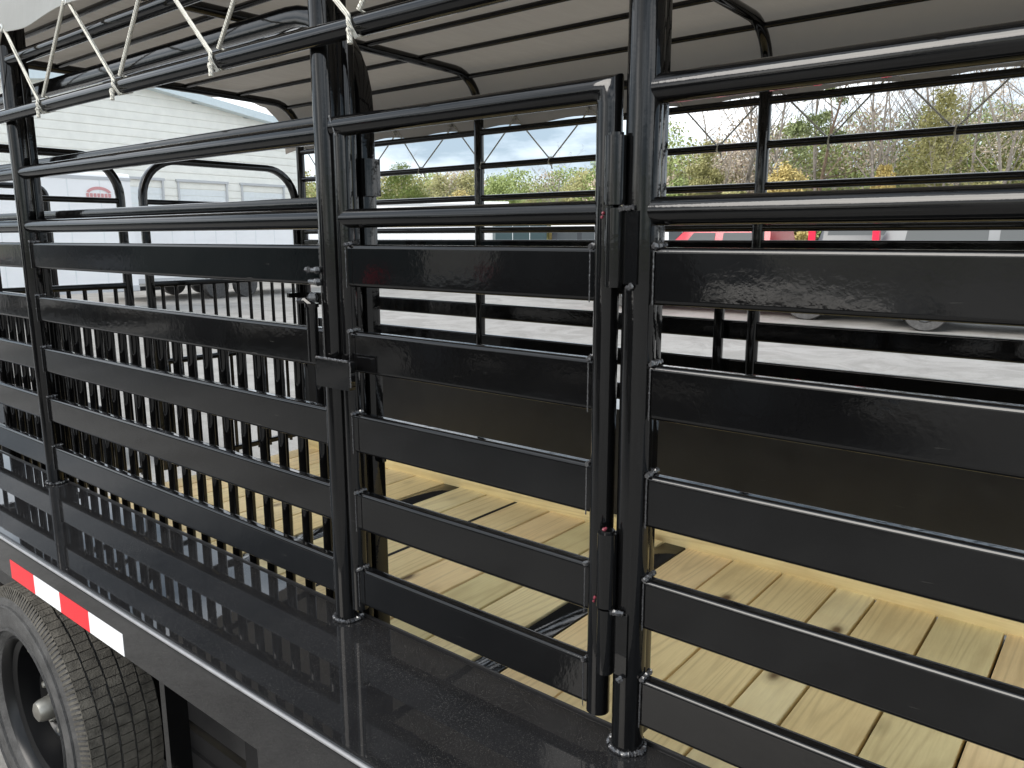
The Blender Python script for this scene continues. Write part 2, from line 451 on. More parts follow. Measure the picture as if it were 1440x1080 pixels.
segs_far = [(XE, XA), (XA, XB), (XB, XD), (XD, XF)]
for a, c in segs_far:
    planks(a + 0.02, c - 0.02, W - PD / 2 - 0.0005)
    for z in (ZR1, ZT, ZN1, ZN2): rail_seg(a + 0.015, c - 0.015, W - 0.008, z, 0.0145)
rail_seg(XE - 0.03, XF + 0.03, W - 0.008, ZR0, 0.019, 'top_rail')
# short catch post on the far wall
cm = MB(); sweep(cm, rrect(0.035, 0.025, 0.004, 2), [(0, 0, FEN), (0, 0, 0.50)], nrm=(0, 1, 0))
part(cm, 'catch_post', 'black_paint', (-1.285, W - 0.058, 0))

# --- roof bows and purlins
ry = 0.165; ZB = 1.372
def bow_path(x):
    f0 = lambda a, c: (x, a, c)
    p = [(x, 0.008, ZR0 - 0.02)]
    p += arc((0.008 + ry, ZB - ry), ry, 180, 90, 8, f0)
    p += [(x, 0.5, ZB + 0.004), (x, W / 2, ZB + 0.008), (x, W - 0.5, ZB + 0.004)]
    p += arc((W - 0.008 - ry, ZB - ry), ry, 90, 0, 8, f0)
    p += [(x, W - 0.008, ZR0 - 0.02)]
    return p
for x in (XE, XA, XB, XD, XF):
    mb = MB(); pipe(mb, bow_path(x), 0.0205, 14, nrm=(1, 0, 0)); part(mb, 'roof_bow', 'black_paint')
for k in range(7):
    y = 0.09 + 0.305 * k
    z = ZB + 0.012 if 0 < k < 6 else ZB - 0.020
    mb = MB(); pipe(mb, [(XE - 0.02, y, z), (XF + 0.02, y, z)], 0.0108, 12); part(mb, 'purlin', 'black_paint')

# --- fender
YO = -0.269
def fender(side):
    f = MB()
    x0, x1 = -3.95, 1.62
    r = 0.011; prof = [(0.030, FEN)]
    prof += [(YO + r + 0.0025, FEN), (YO + r, FEN)]
    prof += [(YO + r - r * math.sin(R(a)), FEN - r + r * math.cos(R(a))) for a in (22, 45, 68, 90)]
    prof += [(YO, FEN - r - 0.0025), (YO, FEN - 0.097), (YO + 0.006, FEN - 0.097), (YO + 0.006, FEN - 0.016), (0.030, FEN - 0.006)]
    if side: prof = [(W - y, z) for (y, z) in prof]
    xs = [x0 + (x1 - x0) * i / 24 for i in range(25)]
    k = len(prof); vs = [(x, y, z) for x in xs for (y, z) in prof]; fs = []
    for i in range(len(xs) - 1):
        for c in range(k):
            d = (c + 1) % k; fs.append((i * k + c, i * k + d, (i + 1) * k + d, (i + 1) * k + c))
    fs.append(tuple(range(k))); fs.append(tuple((len(xs) - 1) * k + c for c in range(k)))
    f.add(vs, fs)
    return part(f, 'fender', 'fender_paint', ang=50)
fn = fender(0); ff = fender(1)
# deeper skirt plate to the right of the wheel opening, end plate and inner bracket
sk = MB()
sk.box(-1.085, 1.60, YO + 0.008, YO + 0.014, -0.52, FEN - 0.02)
part(sk, 'fender_skirt', 'fender_paint')
sb = MB(); sb.box(-1.475, -1.455, -0.235, -0.19, -0.56, FEN - 0.02); part(sb, 'fender_bracket', 'black_paint')
db = MB(); db.box(-1.40, 1.55, -0.10, 0.02, -0.58, -0.30); part(db, 'side_box', 'dark_steel')
bt = MB(); blob(bt, (-1.36, -0.103, -0.345), 0.005, 3); blob(bt, (-1.335, -0.103, -0.352), 0.006, 4); part(bt, 'bolt_head', 'hub_silver')
ed_ = MB(); pipe(ed_, [(-3.95, YO + 0.0035, FEN - 0.0035), (1.62, YO + 0.0035, FEN - 0.0035)], 0.0036, 10)  # thin bead along the lip, its pale colour standing in for reflected sky
eo = part(ed_, 'fender_highlight', 'edge_highlight', tuple(tr_off), fn); eo.location = (0, 0, 0); eo['label'] = 'light grey strip painted as the highlight on the outer fender edge'
# tape: red, white, red, white
tx = [-2.142, -1.994, -1.848, -1.698, -1.541]
for i in range(4):
    tb = MB(); tb.box(tx[i], tx[i + 1], YO - 0.0009, YO + 0.002, -0.2165, -0.1675)
    o = part(tb, 'reflective_strip', 'tape_red' if i % 2 == 0 else 'tape_white', tuple(tr_off), fn, smooth=False)
    o.location = (0, 0, 0); o.parent = fn
    o['label'] = ('red' if i % 2 == 0 else 'white') + ' reflective strip on the fender lip'
# wheel-well panels
for y0, y1 in ((0.032, 0.036), (W - 0.036, W - 0.032)):
    wp = MB(); wp.box(-3.95, 1.62, y0, y1, FLR - 0.02, FEN + 0.004); part(wp, 'wheel_well_panel', 'panel_paint')

# --- floor
fb = MB(); fb.box(-3.95, 1.62, 0.03, W - 0.03, FLR - 0.10, FLR - 0.046)
floor = part(fb, 'floor_frame', 'dark_steel')
cuts = [-3.94, -3.80, -3.60, -3.40, -3.20, -2.98, -2.767]
boards = [(cuts[i], cuts[i + 1]) for i in range(len(cuts) - 1)]
b2 = [-2.656, -2.47, -2.277, -2.080, -1.875, -1.683, -1.479]
boards += [(b2[i], b2[i + 1]) for i in range(6)]
b3 = [-1.374, -1.169, -0.970, -0.770, -0.633, -0.434, -0.235, -0.095, 0.105, 0.305, 0.50]
boards += [(b3[i], b3[i + 1]) for i in range(10)]
b4 = [0.61, 0.81, 1.01, 1.21, 1.41, 1.61]
boards += [(b4[i], b4[i + 1]) for i in range(5)]
y0, y1 = 0.05, W - 0.050
bcache = {}
for i, (a, c) in enumerate(boards):
    wd = round(c - a - random.uniform(0.008, 0.013), 3)
    if wd not in bcache:
        mb = MB(); sweep(mb, rrect(wd, 0.038, 0.003, 2), [(0, y0 - (y0 + y1) / 2, 0), (0, y1 - (y0 + y1) / 2, 0)], nrm=(0, 0, 1)); bcache[wd] = mb.mesh('floor_board', 'pine')
    o = link('floor_board', bcache[wd], floor, ((a + c) / 2, (y0 + y1) / 2, FLR - 0.019 + random.uniform(-0.0018, 0.0018)))
for a, c in ((-2.767, -2.656), (-1.479, -1.374), (0.50, 0.61)):
    mb = MB(); sweep(mb, rrect(c - a - 0.008, 0.03, 0.003, 2), [(0, y0, 0), (0, y1, 0)], nrm=(0, 0, 1))
    mb.build('floor_strip', 'black_paint', floor, ((a + c) / 2, 0, FLR - 0.018))['label'] = 'black steel strip set flush across the floor'
bb = MB(); sweep(bb, rrect(0.038, 0.062, 0.003, 2), [(0, -2.775, 0), (0, 2.775, 0)], nrm=(0, 0, 1))
kb = part(bb, 'kick_board', 'pine', (-1.165, W - 0.056, FLR + 0.020)); kb.rotation_euler = (0, 0, PI / 2)

# --- side gate between B and C
gx0, gx1 = -1.128, -0.577
gm_ = MB()
pipe(gm_, [(gx0 - 0.012, 0.005, 0.815), (gx1 - 0.022, 0.005, 0.815), (gx1 - 0.0185, 0.005, 0.815), (gx1, 0.005, 0.815), (gx1, 0.005, 0.7965), (gx1, 0.005, 0.793), (gx1, 0.005, -0.079)], 0.0175, 20, nrm=(0, 1, 0))
pipe(gm_, [(gx0, 0.008, -0.086), (gx0, 0.008, 0.815)], 0.016, 18)
pipe(gm_, [(gx0, 0.008, ZN2), (gx1, 0.008, ZN2)], 0.0165, 18)
sg = part(gm_, 'side_gate', 'black_paint'); sg['label'] = 'narrow gate of five planks hung between two posts'
for k in range(5):
    link('plank', plank_mesh(gx1 - gx0 - 0.024), sg, ((gx0 + gx1) / 2, PD / 2 - 0.001, PTOP[k] - PH / 2 + 0.0005))
wm = MB()
for zt_ in PTOP:
    for xx in (gx0 + 0.017, gx1 - 0.019):
        bead(wm, (xx, -0.010, zt_ + 0.001), (xx, 0.018, zt_ + 0.003), 5, 0.0042, int(zt_ * 500) + int(xx * 10))
        bead(wm, (xx, -0.008, zt_ - 0.004), (xx, -0.008, zt_ - PH), 9, 0.0028, int(zt_ * 510))
bead(wm, (gx0 - 0.010, -0.010, 0.832), (gx0 + 0.008, -0.012, 0.797), 8, 0.004, 77)
wm.build('weld_bead', 'weld_paint', sg)['kind'] = 'stuff'
for (z0, z1, zc) in ((0.560, 0.752, 0.664), (0.005, 0.218, 0.106)):
    hb = MB()
    pipe(hb, [(0, 0, z0), (0, 0, zc - 0.002)], 0.0125, 16); pipe(hb, [(0, 0, zc + 0.002), (0, 0, z1)], 0.0145, 16)
    pipe(hb, [(0, 0, z1 - 0.004), (0, 0, z1 + 0.004)], 0.0100, 16)
    h = hb.build('hinge_barrel', 'black_paint', sg, (gx1 + 0.026, -0.020, 0))
    hp = MB(); hp.box(0.004, 0.034, 0.002, 0.014, max(z0, zc - 0.10) + 0.0, zc - 0.006)
    hp.build('hinge_plate', 'black_paint', h)
    wl = MB(); bead(wl, (0.008, -0.003, zc - 0.004), (0.030, 0.0, zc - 0.002), 6, 0.0045, int(z0 * 100)); bead(wl, (0.03, 0.0, zc - 0.10), (0.022, -0.004, zc - 0.106), 4, 0.005, 9)
    wl.build('weld_bead', 'weld_paint', h)['kind'] = 'stuff'
rm = MB(); blob(rm, (gx1 + 0.006, -0.0165, 0.656), 0.0024, 1); blob(rm, (gx1 + 0.002, -0.0128, 0.651), 0.0022, 2)
blob(rm, (gx1 + 0.024, -0.026, 0.2235), 0.0030, 3); blob(rm, (gx1 + 0.027, -0.027, 0.226), 0.0022, 6); blob(rm, (gx1 + 0.004, -0.0155, 0.112), 0.0028, 4); blob(rm, (gx1 + 0.001, -0.0135, 0.104), 0.0022, 5)
ro_ = rm.build('marker_blot', 'red_wax', sg); ro_['label'] = 'red marker blots by the hinges'; ro_['kind'] = 'stuff'
lp = MB(); sweep(lp, rrect(0.094, 0.052, 0.003, 2), [(0, -0.020, 0), (0, -0.034, 0)], nrm=(0, 0, 1))
lt = lp.build('latch_plate', 'black_paint', sg, (-1.130, 0, 0.382)); lt['label'] = 'flat latch plate bridging gate and post'
wl = MB(); bead(wl, (-0.046, -0.034, 0.027), (0.046, -0.034, 0.027), 14, 0.0028, 40); bead(wl, (0.048, -0.032, 0.026), (0.048, -0.032, -0.02), 9, 0.0045, 41)
wl.build('weld_bead', 'weld_paint', lt)['kind'] = 'stuff'
lr = MB(); pipe(lr, [(0, 0, 0.400), (0, 0, 0.500)], 0.0105, 14); pipe(lr, [(0, 0, 0.500), (0, 0, 0.507)], 0.013, 14)
pipe(lr, [(0, 0, 0.503), (-0.012, -0.004, 0.512), (-0.03, -0.006, 0.510)], 0.006, 8)
lo = lr.build('latch_rod', 'black_paint', sg, (-1.186, -0.030, 0))
lh = MB()
for z in (0.566, 0.545):
    pipe(lh, [(-0.020, 0, z), (0.012, -0.006, z)], 0.0042, 8); blob(lh, (0.014, -0.008, z), 0.0075, int(z * 100)); 
blob(lh, (-0.02, -0.003, 0.566), 0.0065, 5); blob(lh, (0.0, -0.012, 0.516), 0.011, 6)
lh.build('latch_bolt', 'weld_paint', sg, (-1.192, -0.012, 0))

# --- picket gates with rounded hoop tops
def hoop(axis, a0, a1, fixed, zb, zt, r=0.19):
    fx = (lambda a, z: (a, fixed, z)) if axis == 'X' else (lambda a, z: (fixed, a, z))
    p = [fx(a0, zb), fx(a0, zt - r)]
    p += arc((a0 + r, zt - r), r, 180, 90, 9, fx)[1:]
    p += arc((a1 - r, zt - r), r, 90, 0, 9, fx)
    p += [fx(a1, zb)]
    return p, ((0, 1, 0) if axis == 'X' else (1, 0, 0)), fx
TUBE = rrect(0.036, 0.036, 0.006, 2)
pk = MB(); pipe(pk, [(0, 0, -0.60), (0, 0, 0.385)], 0.0097, 10)
pk_me = pk.mesh('picket', 'black_paint')
pk2 = MB(); pipe(pk2, [(0, 0, -0.60), (0, 0, 0.385)], 0.0112, 12); pk2_me = pk2.mesh('picket', 'black_paint')
def picket_gate(name, axis, a0, a1, fixed, zt, label, bars, phase, zb=-0.60):
    mb = MB(); path, nr, fx = hoop(axis, a0, a1, fixed, zb, zt)
    sweep(mb, TUBE, path, nrm=nr)
    root = part(mb, name, 'black_paint'); root['label'] = label
    for z in bars:
        q = MB(); sweep(q, rrect(0.026, 0.026, 0.004, 2) if z > 0.5 else rrect(0.030, 0.030, 0.004, 2), [fx(a0 + 0.01, z), fx(a1 - 0.01, z)], nrm=(0, 0, 1))
        q.build('cross_bar', 'black_paint', root)
    a = phase
    while a > a0 + 0.03:
        if a < a1 - 0.03: link('picket', pk_me if axis == 'Y' else pk2_me, root, fx(a, 0))
        a -= 0.0733
    return root
# divider gate folded open along the near side
dg = picket_gate('divider_gate', 'X', -3.12, -1.165, 0.085, 1.045, 'picket divider gate folded back against the near side', (0.842, 0.690, 0.392, -0.57), -1.2475)
bx = MB(); sweep(bx, rrect(0.026, 0.040, 0.004, 2), [(0, 0, -0.035), (0, 0, 0.032)], nrm=(0, 1, 0)); bx.build('catch_box', 'black_paint', dg, (-1.150, 0.085, 0.735))
bx = MB(); sweep(bx, rrect(0.030, 0.012, 0.003, 2), [(0, 0, 0.19), (0, 0, 0.24)], nrm=(0, 1, 0)); bx.build('catch_tab', 'black_paint', dg, (-1.146, 0.085, 0))
bx = MB(); pipe(bx, [(0, 0, -0.62), (0, 0, 1.0)], 0.0155, 14); part(bx, 'hinge_post', 'black_paint', (-1.163, 0.052, 0))
# end gates, one for each half of the opening
for i, (a0, a1) in enumerate(((0.03, 0.955), (1.068, 1.985))):
    eg = picket_gate('end_gate', 'Y', a0, a1, -4.0, 1.012, ('near' if i == 0 else 'far') + ' half of the picket end gate', (0.802, 0.688, 0.388, -0.02, -0.57), 0.89 if i == 0 else 1.938)
la = MB(); la.box(-0.02, 0.02, -0.10, 0.02, -0.014, 0.014); pipe(la, [(0, 0.03, 0.05), (0, 0.03, -0.12)], 0.008, 8)
la.build('gate_latch', 'black_paint', eg, (-3.98, 1.99, 0.285))
# pipe hoop rack behind the end gates (front of the trailer)
pr = MB(); pr_path = [(-6.0, 0.15, GZ + 0.45), (-6.0, 0.15, 0.90)] + arc((0.22, 0.90), 0.07, 180, 90, 6, lambda a, z: (-6.0, a, z)) + arc((1.31, 0.90), 0.07, 90, 0, 6, lambda a, z: (-6.0, a, z)) + [(-6.0, 1.38, GZ + 0.45)]
ph = thing('pipe_rack', 'low black pipe hoop standing behind the picket end gates', 'rack', (-6.0, 0.765, GZ))
pr2 = MB(); pr2.v = []; pipe(pr2, [(q[0] + 6.0, q[1] - 0.765, q[2] - GZ) for q in pr_path], 0.021, 12, nrm=(1, 0, 0)); pr2.build('hoop', 'black_paint', ph)
bp = MB(); bp.box(-0.5, 0.25, -0.75, 0.75, 0.0, 0.47); bp.build('base', 'dark_steel', ph)

# --- wheel
WC = Vector((-2.285, -0.125, -0.682)); TR = 0.372
wh = MB()
rimp = [(0.222, -0.082), (0.226, -0.090), (0.219, -0.095), (0.212, -0.088), (0.208, -0.070), (0.194, -0.062), (0.190, -0.02), (0.186, 0.02)]
lathe(wh, rimp, 64)
# disc with hand holes
nr_, ns_ = 12, 128
rads = [0.187 - (0.187 - 0.045) * i / nr_ for i in range(nr_ + 1)]
def dz(r):
    t_ = (0.187 - r) / 0.142
    return 0.012 - 0.052 * math.sin(min(1, t_ * 1.25) * PI / 2) + (0.018 if r < 0.085 else 0)
vs = [(r * math.cos(2 * PI * i / ns_), dz(r), r * math.sin(2 * PI * i / ns_)) for i in range(ns_) for r in rads]
fs = []
for i in range(ns_):
    for k in range(nr_):
        rc = (rads[k] + rads[k + 1]) / 2; th = 2 * PI * (i + 0.5) / ns_
        ph_ = (th % (PI / 4)) - PI / 8
        if ((rc - 0.140) / 0.021) ** 2 + (ph_ * rc / 0.024) ** 2 < 1: continue
        j = (i + 1) % ns_
        fs.append((i * (nr_ + 1) + k, i * (nr_ + 1) + k + 1, j * (nr_ + 1) + k + 1, j * (nr_ + 1) + k))
wh.add(vs, fs)
wheel = part(wh, 'wheel', 'rim_black', tuple(WC)); wheel['label'] = 'black steel wheel with silver hub cap'
ty = MB()
tp = [(0.214, -0.080), (0.226, -0.094), (0.240, -0.104), (0.265, -0.112), (0.300, -0.1135), (0.330, -0.107), (0.348, -0.100), (0.357, -0.094), (0.361, -0.088), (0.363, -0.080), (0.3645, -0.04), (0.3645, 0.04), (0.363, 0.080), (0.357, 0.094), (0.330, 0.107), (0.290, 0.112), (0.24, 0.104), (0.214, 0.080)]
lathe(ty, tp, 96)
# raised rings on the sidewall
for rr_ in (0.249, 0.318):
    lathe(ty, [(rr_ - 0.003, -0.105 if rr_ < 0.3 else -0.109), (rr_ - 0.002, -0.113 if rr_ < 0.3 else -0.1165), (rr_ + 0.002, -0.114 if rr_ < 0.3 else -0.115), (rr_ + 0.003, -0.107 if rr_ < 0.3 else -0.105)], 96)
ty.build('tyre', 'rubber', wheel)
td = MB(); gv = MB()
ribs = [(-0.091, -0.060), (-0.054, -0.022), (-0.016, 0.016), (0.022, 0.054), (0.060, 0.091)]
NB = 92
for ri, (ya, yb) in enumerate(ribs):
    for i in range(NB):
        a0 = 2 * PI * (i + (0.5 if ri % 2 else 0) + 0.04) / NB; a1 = 2 * PI * (i + (0.5 if ri % 2 else 0) + 0.95) / NB
        r0 = 0.3625
        vs = []
        jt = random.uniform(-0.0012, 0.0012); sk_ = 0.003 * (1 if ri % 2 else -1)
        for (aa) in (a0, (a0 + a1) / 2, a1):
            for (y_, rt_) in ((ya + jt, -1), (yb + jt, 1)):
                ed = 0.0035 if (ri == 0 and rt_ < 0) or (ri == 4 and rt_ > 0) else 0
                sh = sk_ * (rt_ * 0.5)
                r1 = TR - ed - abs(y_) * 0.02
                vs.append((r0 * math.cos(aa + sh), y_, r0 * math.sin(aa + sh)))
                vs.append((r1 * math.cos(aa + sh), y_, r1 * math.sin(aa + sh)))
        # order: per angle: [ya r0, ya r1, yb r0, yb r1]
        f_ = []
        for q in (0, 4):
            f_ += [(q + 1, q + 3, q + 7, q + 5), (q, q + 1, q + 5, q + 4), (q + 2, q + 6, q + 7, q + 3)]
        f_ += [(0, 2, 3, 1), (8, 9, 11, 10)]
        td.add(vs, f_)
tdo = td.build('tread', 'tread_rubber', wheel, smooth=False); tdo['kind'] = 'stuff'
# shoulder lugs running down the sidewall
sl = MB()
for i in range(170):
    a = 2 * PI * i / 170; a0, a1 = a - 0.010, a + 0.010
    for (ra, ya, rb, yb) in ((0.3655, -0.089, 0.340, -0.1055),):
        vs = [(ra * math.cos(a0), ya, ra * math.sin(a0)), (ra * math.cos(a1), ya, ra * math.sin(a1)), (rb * math.cos(a1), yb, rb * math.sin(a1)), (rb * math.cos(a0), yb, rb * math.sin(a0)),
              ((ra + .002) * math.cos(a0), ya - 0.002, (ra + .002) * math.sin(a0)), ((ra + .002) * math.cos(a1), ya - 0.002, (ra + .002) * math.sin(a1))]
        sl.add([vs[4], vs[5], vs[2], vs[3], vs[0], vs[1]], [(0, 1, 2, 3), (0, 4, 5, 1), (0, 3, 4), (1, 5, 2)])
slo = sl.build('shoulder_lugs', 'tread_rubber', wheel, smooth=False); slo['kind'] = 'stuff'
hc = MB(); lathe(hc, [(0.042, -0.005), (0.040, -0.040), (0.034, -0.046), (0.031, -0.074), (0.026, -0.084), (0.015, -0.089), (0.0, -0.090)], 32)
hco = hc.build('hub_cap', 'hub_silver', wheel)
for i in range(8):
    a = 2 * PI * (i + 0.25) / 8
    ln = MB(); lathe(ln, [(0.011, 0), (0.0115, -0.014), (0.008, -0.022), (0, -0.024)], 6); ln.build('lug_nut', 'hub_silver', wheel, (0.073 * math.cos(a), -0.020, 0.073 * math.sin(a)))
dr = MB(); lathe(dr, [(0.0, 0.03), (0.155, 0.03), (0.155, 0.10), (0.0, 0.10)], 40); dr.build('brake_drum', 'dark_steel', wheel)
vv = MB(); pipe(vv, [(0, 0, 0), (0.004, -0.03, -0.006)], 0.004, 8); vv.build('valve_stem', 'hub_silver', wheel, (0.176 * math.cos(2.1), -0.03, 0.176 * math.sin(2.1)))
ax = MB(); pipe(ax, [(-2.285, -0.03, -0.682), (-2.285, W + 0.03, -0.682)], 0.035, 14); ax.box(-3.9, 1.6, 0.02, 0.10, FLR - 0.20, FLR - 0.10); part(ax, 'axle', 'dark_steel')

# ================================================================== tarp roof
tp_ = thing('roof_tarp', 'grey tarp laced with white rope over the trailer roof bows', 'tarp', (XB, W / 2, 1.39))
toff = Vector((XB, W / 2, 1.39))
def tsec(x, n_=44):
    """cross-section (y,z) of the outer skin at station x"""
    rnd = math.sin(x * 5.1) * 0.5 + math.sin(x * 11.7 + 1) * 0.3 + math.sin(x * 23.0 + 2) * 0.2
    bays = [XE, XA, XB, XD, XF]; sag = 0
    for i in range(4):
        if bays[i] <= x <= bays[i + 1]:
            t_ = (x - bays[i]) / (bays[i + 1] - bays[i]); sag = 0.010 * math.sin(t_ * PI)
    zr = ZB + 0.030 - sag; rr_ = 0.195; yo = -0.037; pts = []
    hem = 1.155 + 0.006 * math.cos((x + 2.05) * 2 * PI / 0.4) + 0.004 * rnd
    hy = yo - 0.004 - 0.006 * rnd
    for k in range(5): pts.append((hy + (yo - hy) * k / 4, hem + (zr - rr_ - hem) * k / 4))
    for k in range(1, 9):
        a = R(180 - 90 * k / 8); pts.append((yo + rr_ + rr_ * math.cos(a), zr - rr_ + rr_ * math.sin(a)))
    for k in range(1, 19):
        y = yo + rr_ + (W - 2 * (yo + rr_)) * k / 19.0
        ripple = 0.004 * math.sin(y * 20.6 - 1.3) + 0.003 * rnd * math.sin(y * 7)
        pts.append((y, zr + 0.006 * math.sin((y / W) * PI) + ripple))
    far = []
    for k in range(5): far.append((W - (hy + (yo - hy) * k / 4), hem - 0.018 + (zr - rr_ - hem) * k / 4))
    for k in range(1, 9):
        a = R(180 - 90 * k / 8); far.append((W - (yo + rr_ + rr_ * math.cos(a)), zr - rr_ + rr_ * math.sin(a)))
    return pts + far[::-1]
xs = [-4.16 + i * (1.70 + 4.16) / 150 for i in range(151)]
secs = []
for x in xs:
    s_ = tsec(x)
    if x < -3.98:      # loose wrinkled end
        q = min(1, (-3.98 - x) / 0.2)
        s_ = [(y, z - 0.012 * q - 0.008 * q * math.sin(y * 27 + 3 * math.sin(y * 5)) - 0.005 * q * math.sin(y * 71)) for (y, z) in s_]
    secs.append(s_)
cv = MB(); k = len(secs[0])
outer = [(x, y, z) for x, s_ in zip(xs, secs) for (y, z) in s_]
inner = []
for x, s_ in zip(xs, secs):
    for i, (y, z) in enumerate(s_):
        a = s_[max(0, i - 1)]; c = s_[min(k - 1, i + 1)]
        tx_, tz_ = c[0] - a[0], c[1] - a[1]; ln_ = math.hypot(tx_, tz_)
        inner.append((x, y + tz_ / ln_ * 0.0025, z - tx_ / ln_ * 0.0025))
no_ = len(outer); vs = outer + inner; fs = []; mi = []
for i in range(len(xs) - 1):
    for c in range(k - 1):
        a = i * k + c
        fs.append((a, a + 1, a + k + 1, a + k)); mi.append(0)
        fs.append((no_ + a, no_ + a + k, no_ + a + k + 1, no_ + a + 1)); mi.append(1)
for i in range(len(xs) - 1):
    for c in (0, k - 1):
        a = i * k + c; fs.append((a, a + k, no_ + a + k, no_ + a)); mi.append(0)
for i in (0, len(xs) - 1):
    for c in range(k - 1):
        a = i * k + c; fs.append((a, no_ + a, no_ + a + 1, a + 1)); mi.append(0)
cv.v = vs; cv.f = fs; cv.mi = mi
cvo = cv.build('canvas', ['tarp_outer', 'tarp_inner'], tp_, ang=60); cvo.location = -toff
def lacing(side, tops, bots):
    ro = MB(); yt = -0.043 if side == 0 else W + 0.043; yb = -0.030 if side == 0 else W - 0.008
    yin = yt
    rr_ = 0.0044 if side == 0 else 0.0034
    zt_ = 1.172
    br = 0.0165 if side == 0 else 0.0145; s = -1 if side == 0 else 1
    seq = sorted([(x, 't') for x in tops] + [(x, 'b') for x in bots])
    pts = []
    for i, (x, kd) in enumerate(seq):
        x += random.uniform(-0.008, 0.008)
        if kd == 't': pts += [(x, yt, zt_ - 0.004), (x + 0.006, yt - s * 0.006, zt_)]
        else:
            e = br + 0.004
            pts += [(x - 0.012, yb + s * e * 0.7, ZT + e * 0.7), (x - 0.004, yb + s * e, ZT), (x, yb + s * e * 0.5, ZT - e * 0.9), (x + 0.002, yb - s * e * 0.8, ZT - e * 0.5), (x + 0.004, yb - s * e * 0.5, ZT + e * 0.9), (x + 0.010, yb + s * e * 0.5, ZT + e * 0.95)]
    pipe(ro, pts, rr_, 7)
    for (x, kd) in seq:
        if kd == 't' and side == 1: blob(ro, (x, W + 0.026, zt_ - 0.004), 0.0085, int(abs(x) * 77))
        if kd == 'b': blob(ro, (x, yb + s * (br + 0.006), ZT - 0.012), 0.0065, int(abs(x) * 99)); pipe(ro, [(x, yb + s * (br + 0.006), ZT - 0.012), (x + 0.003, yb + s * (br + 0.008), ZT - 0.032)], rr_, 6)
    o = ro.build('lacing_rope', 'rope', tp_); o.location = -toff
    o['label'] = 'white rope lacing the ' + ('near' if side == 0 else 'far') + ' hem to the tie rail'
    gm = MB(); lathe(gm, [(0.005, -0.002), (0.011, -0.003), (0.012, 0.0), (0.011, 0.003), (0.005, 0.002), (0.005, -0.002)], 14)
    ge = gm.mesh('grommet', 'grommet')
    for x in tops:
        g_ = link('grommet', ge, tp_); g_.location = Vector((x, yt + (0.002 if side == 0 else -0.004), zt_)) - toff
nt_ = [-2.050 + 0.4 * k for k in range(-5, 10)]; nb_ = [-2.240 + 0.405 * k for k in range(-4, 10)]
lacing(0, nt_, nb_)
ft_ = [-0.755 - 0.405 * k for k in range(-6, 9)]; fb_ = [-0.94 - 0.403 * k for k in range(-6, 8)]
lacing(1, ft_, fb_)

# ================================================================== background
# --- metal building, gable wall facing the trailer
BX, BY0, BY1, BR = -29.0, 5.4, 20.45, 12.9
ZE, ZRD = 5.0, 6.0
mbd = thing('metal_building', 'large cream metal building with ribbed siding and roll-up doors', 'building', (BX, (BY0 + BY1) / 2, GZ))
bo = Vector((BX, (BY0 + BY1) / 2, GZ))
def bpart(mb, name, mat, parent=None, **kw):
    o = mb.build(name, mat, mbd if parent is None else parent, smooth=False, **kw)
    if parent is None: o.location = -bo
    return o
doors = [(6.5, 8.3), (9.0, 11.6), (12.45, 14.3), (14.85, 16.93), (17.55, 19.6)]
ZD = 2.70
wl_ = MB(); wl_.box(BX - 20, BX - 0.12, BY0, BY1, GZ, ZE); bpart(wl_, 'wall', 'cream_siding')
def roofz(y):
    return ZE + (ZRD - ZE) * (1 - abs(y - BR) / ((BY1 - BR) if y > BR else (BR - BY0)))
pitch_ = 0.29
z = GZ
while z < ZRD - 0.1:
    z1 = min(z + pitch_, ZRD)
    spans = [(BY0, BY1)]
    if z1 <= ZD + 0.01:
        spans = []; a = BY0
        for d0, d1 in doors: spans.append((a, d0)); a = d1
        spans.append((a, BY1))
    elif z > ZE - pitch_:
        fz = max(0.02, min(1, (ZRD - z) / (ZRD - ZE)))
        spans = [(BR - (BR - BY0) * fz, BR + (BY1 - BR) * fz)]
    for a, c in spans:
        if c - a < 0.2: continue
        pm = MB()
        pf = [(0.0, z), (0.016, z + 0.03), (0.015, z + 0.09), (0.005, z1 - 0.04), (0.0, z1 - 0.003)]
        vs = [(BX - 0.1 + q[0], yy, q[1]) for yy in (a, c) for q in pf]; kk = len(pf)
        fs = [(i, i + 1, kk + i + 1, kk + i) for i in range(kk - 1)] + [tuple(range(kk)), tuple(range(2 * kk - 1, kk - 1, -1))]
        pm.add(vs, fs); bpart(pm, 'siding_panel', 'cream_siding')
    z = z1
rf = MB()
for (ya, yb) in ((BY0 - 0.4, BR), (BR, BY1 + 0.4)):
    za = ZE - 0.03 if ya < BR - 1 else ZRD + 0.05; zb_ = ZRD + 0.05 if yb <= BR else ZE - 0.03
    vs = [(xx, yy, zz + dz_) for xx in (BX - 20, BX + 0.35) for (yy, zz) in ((ya, za), (yb, zb_)) for dz_ in (0, 0.28)]
    rf.add(vs, [(0, 1, 3, 2), (4, 6, 7, 5), (0, 4, 5, 1), (2, 3, 7, 6), (0, 2, 6, 4), (1, 5, 7, 3)])
bpart(rf, 'roof', 'roof_edge')
for d0, d1 in doors:
    dm = MB(); zz = GZ
    while zz < ZD - 0.01:
        dm.box(BX - 0.16, BX - 0.10, d0 + 0.06, d1 - 0.06, zz + 0.012, min(zz + 0.36, ZD)); zz += 0.36
    do = bpart(dm, 'roll_up_door', 'door_grey')
    fr = MB(); fr.box(BX - 0.1, BX - 0.01, d0, d0 + 0.06, GZ, ZD); fr.box(BX - 0.1, BX - 0.01, d1 - 0.06, d1, GZ, ZD); fr.box(BX - 0.1, BX + 0.0, d0 - 0.05, d1 + 0.05, ZD, ZD + 0.09)
    bpart(fr, 'door_frame', 'trim_grey', do)

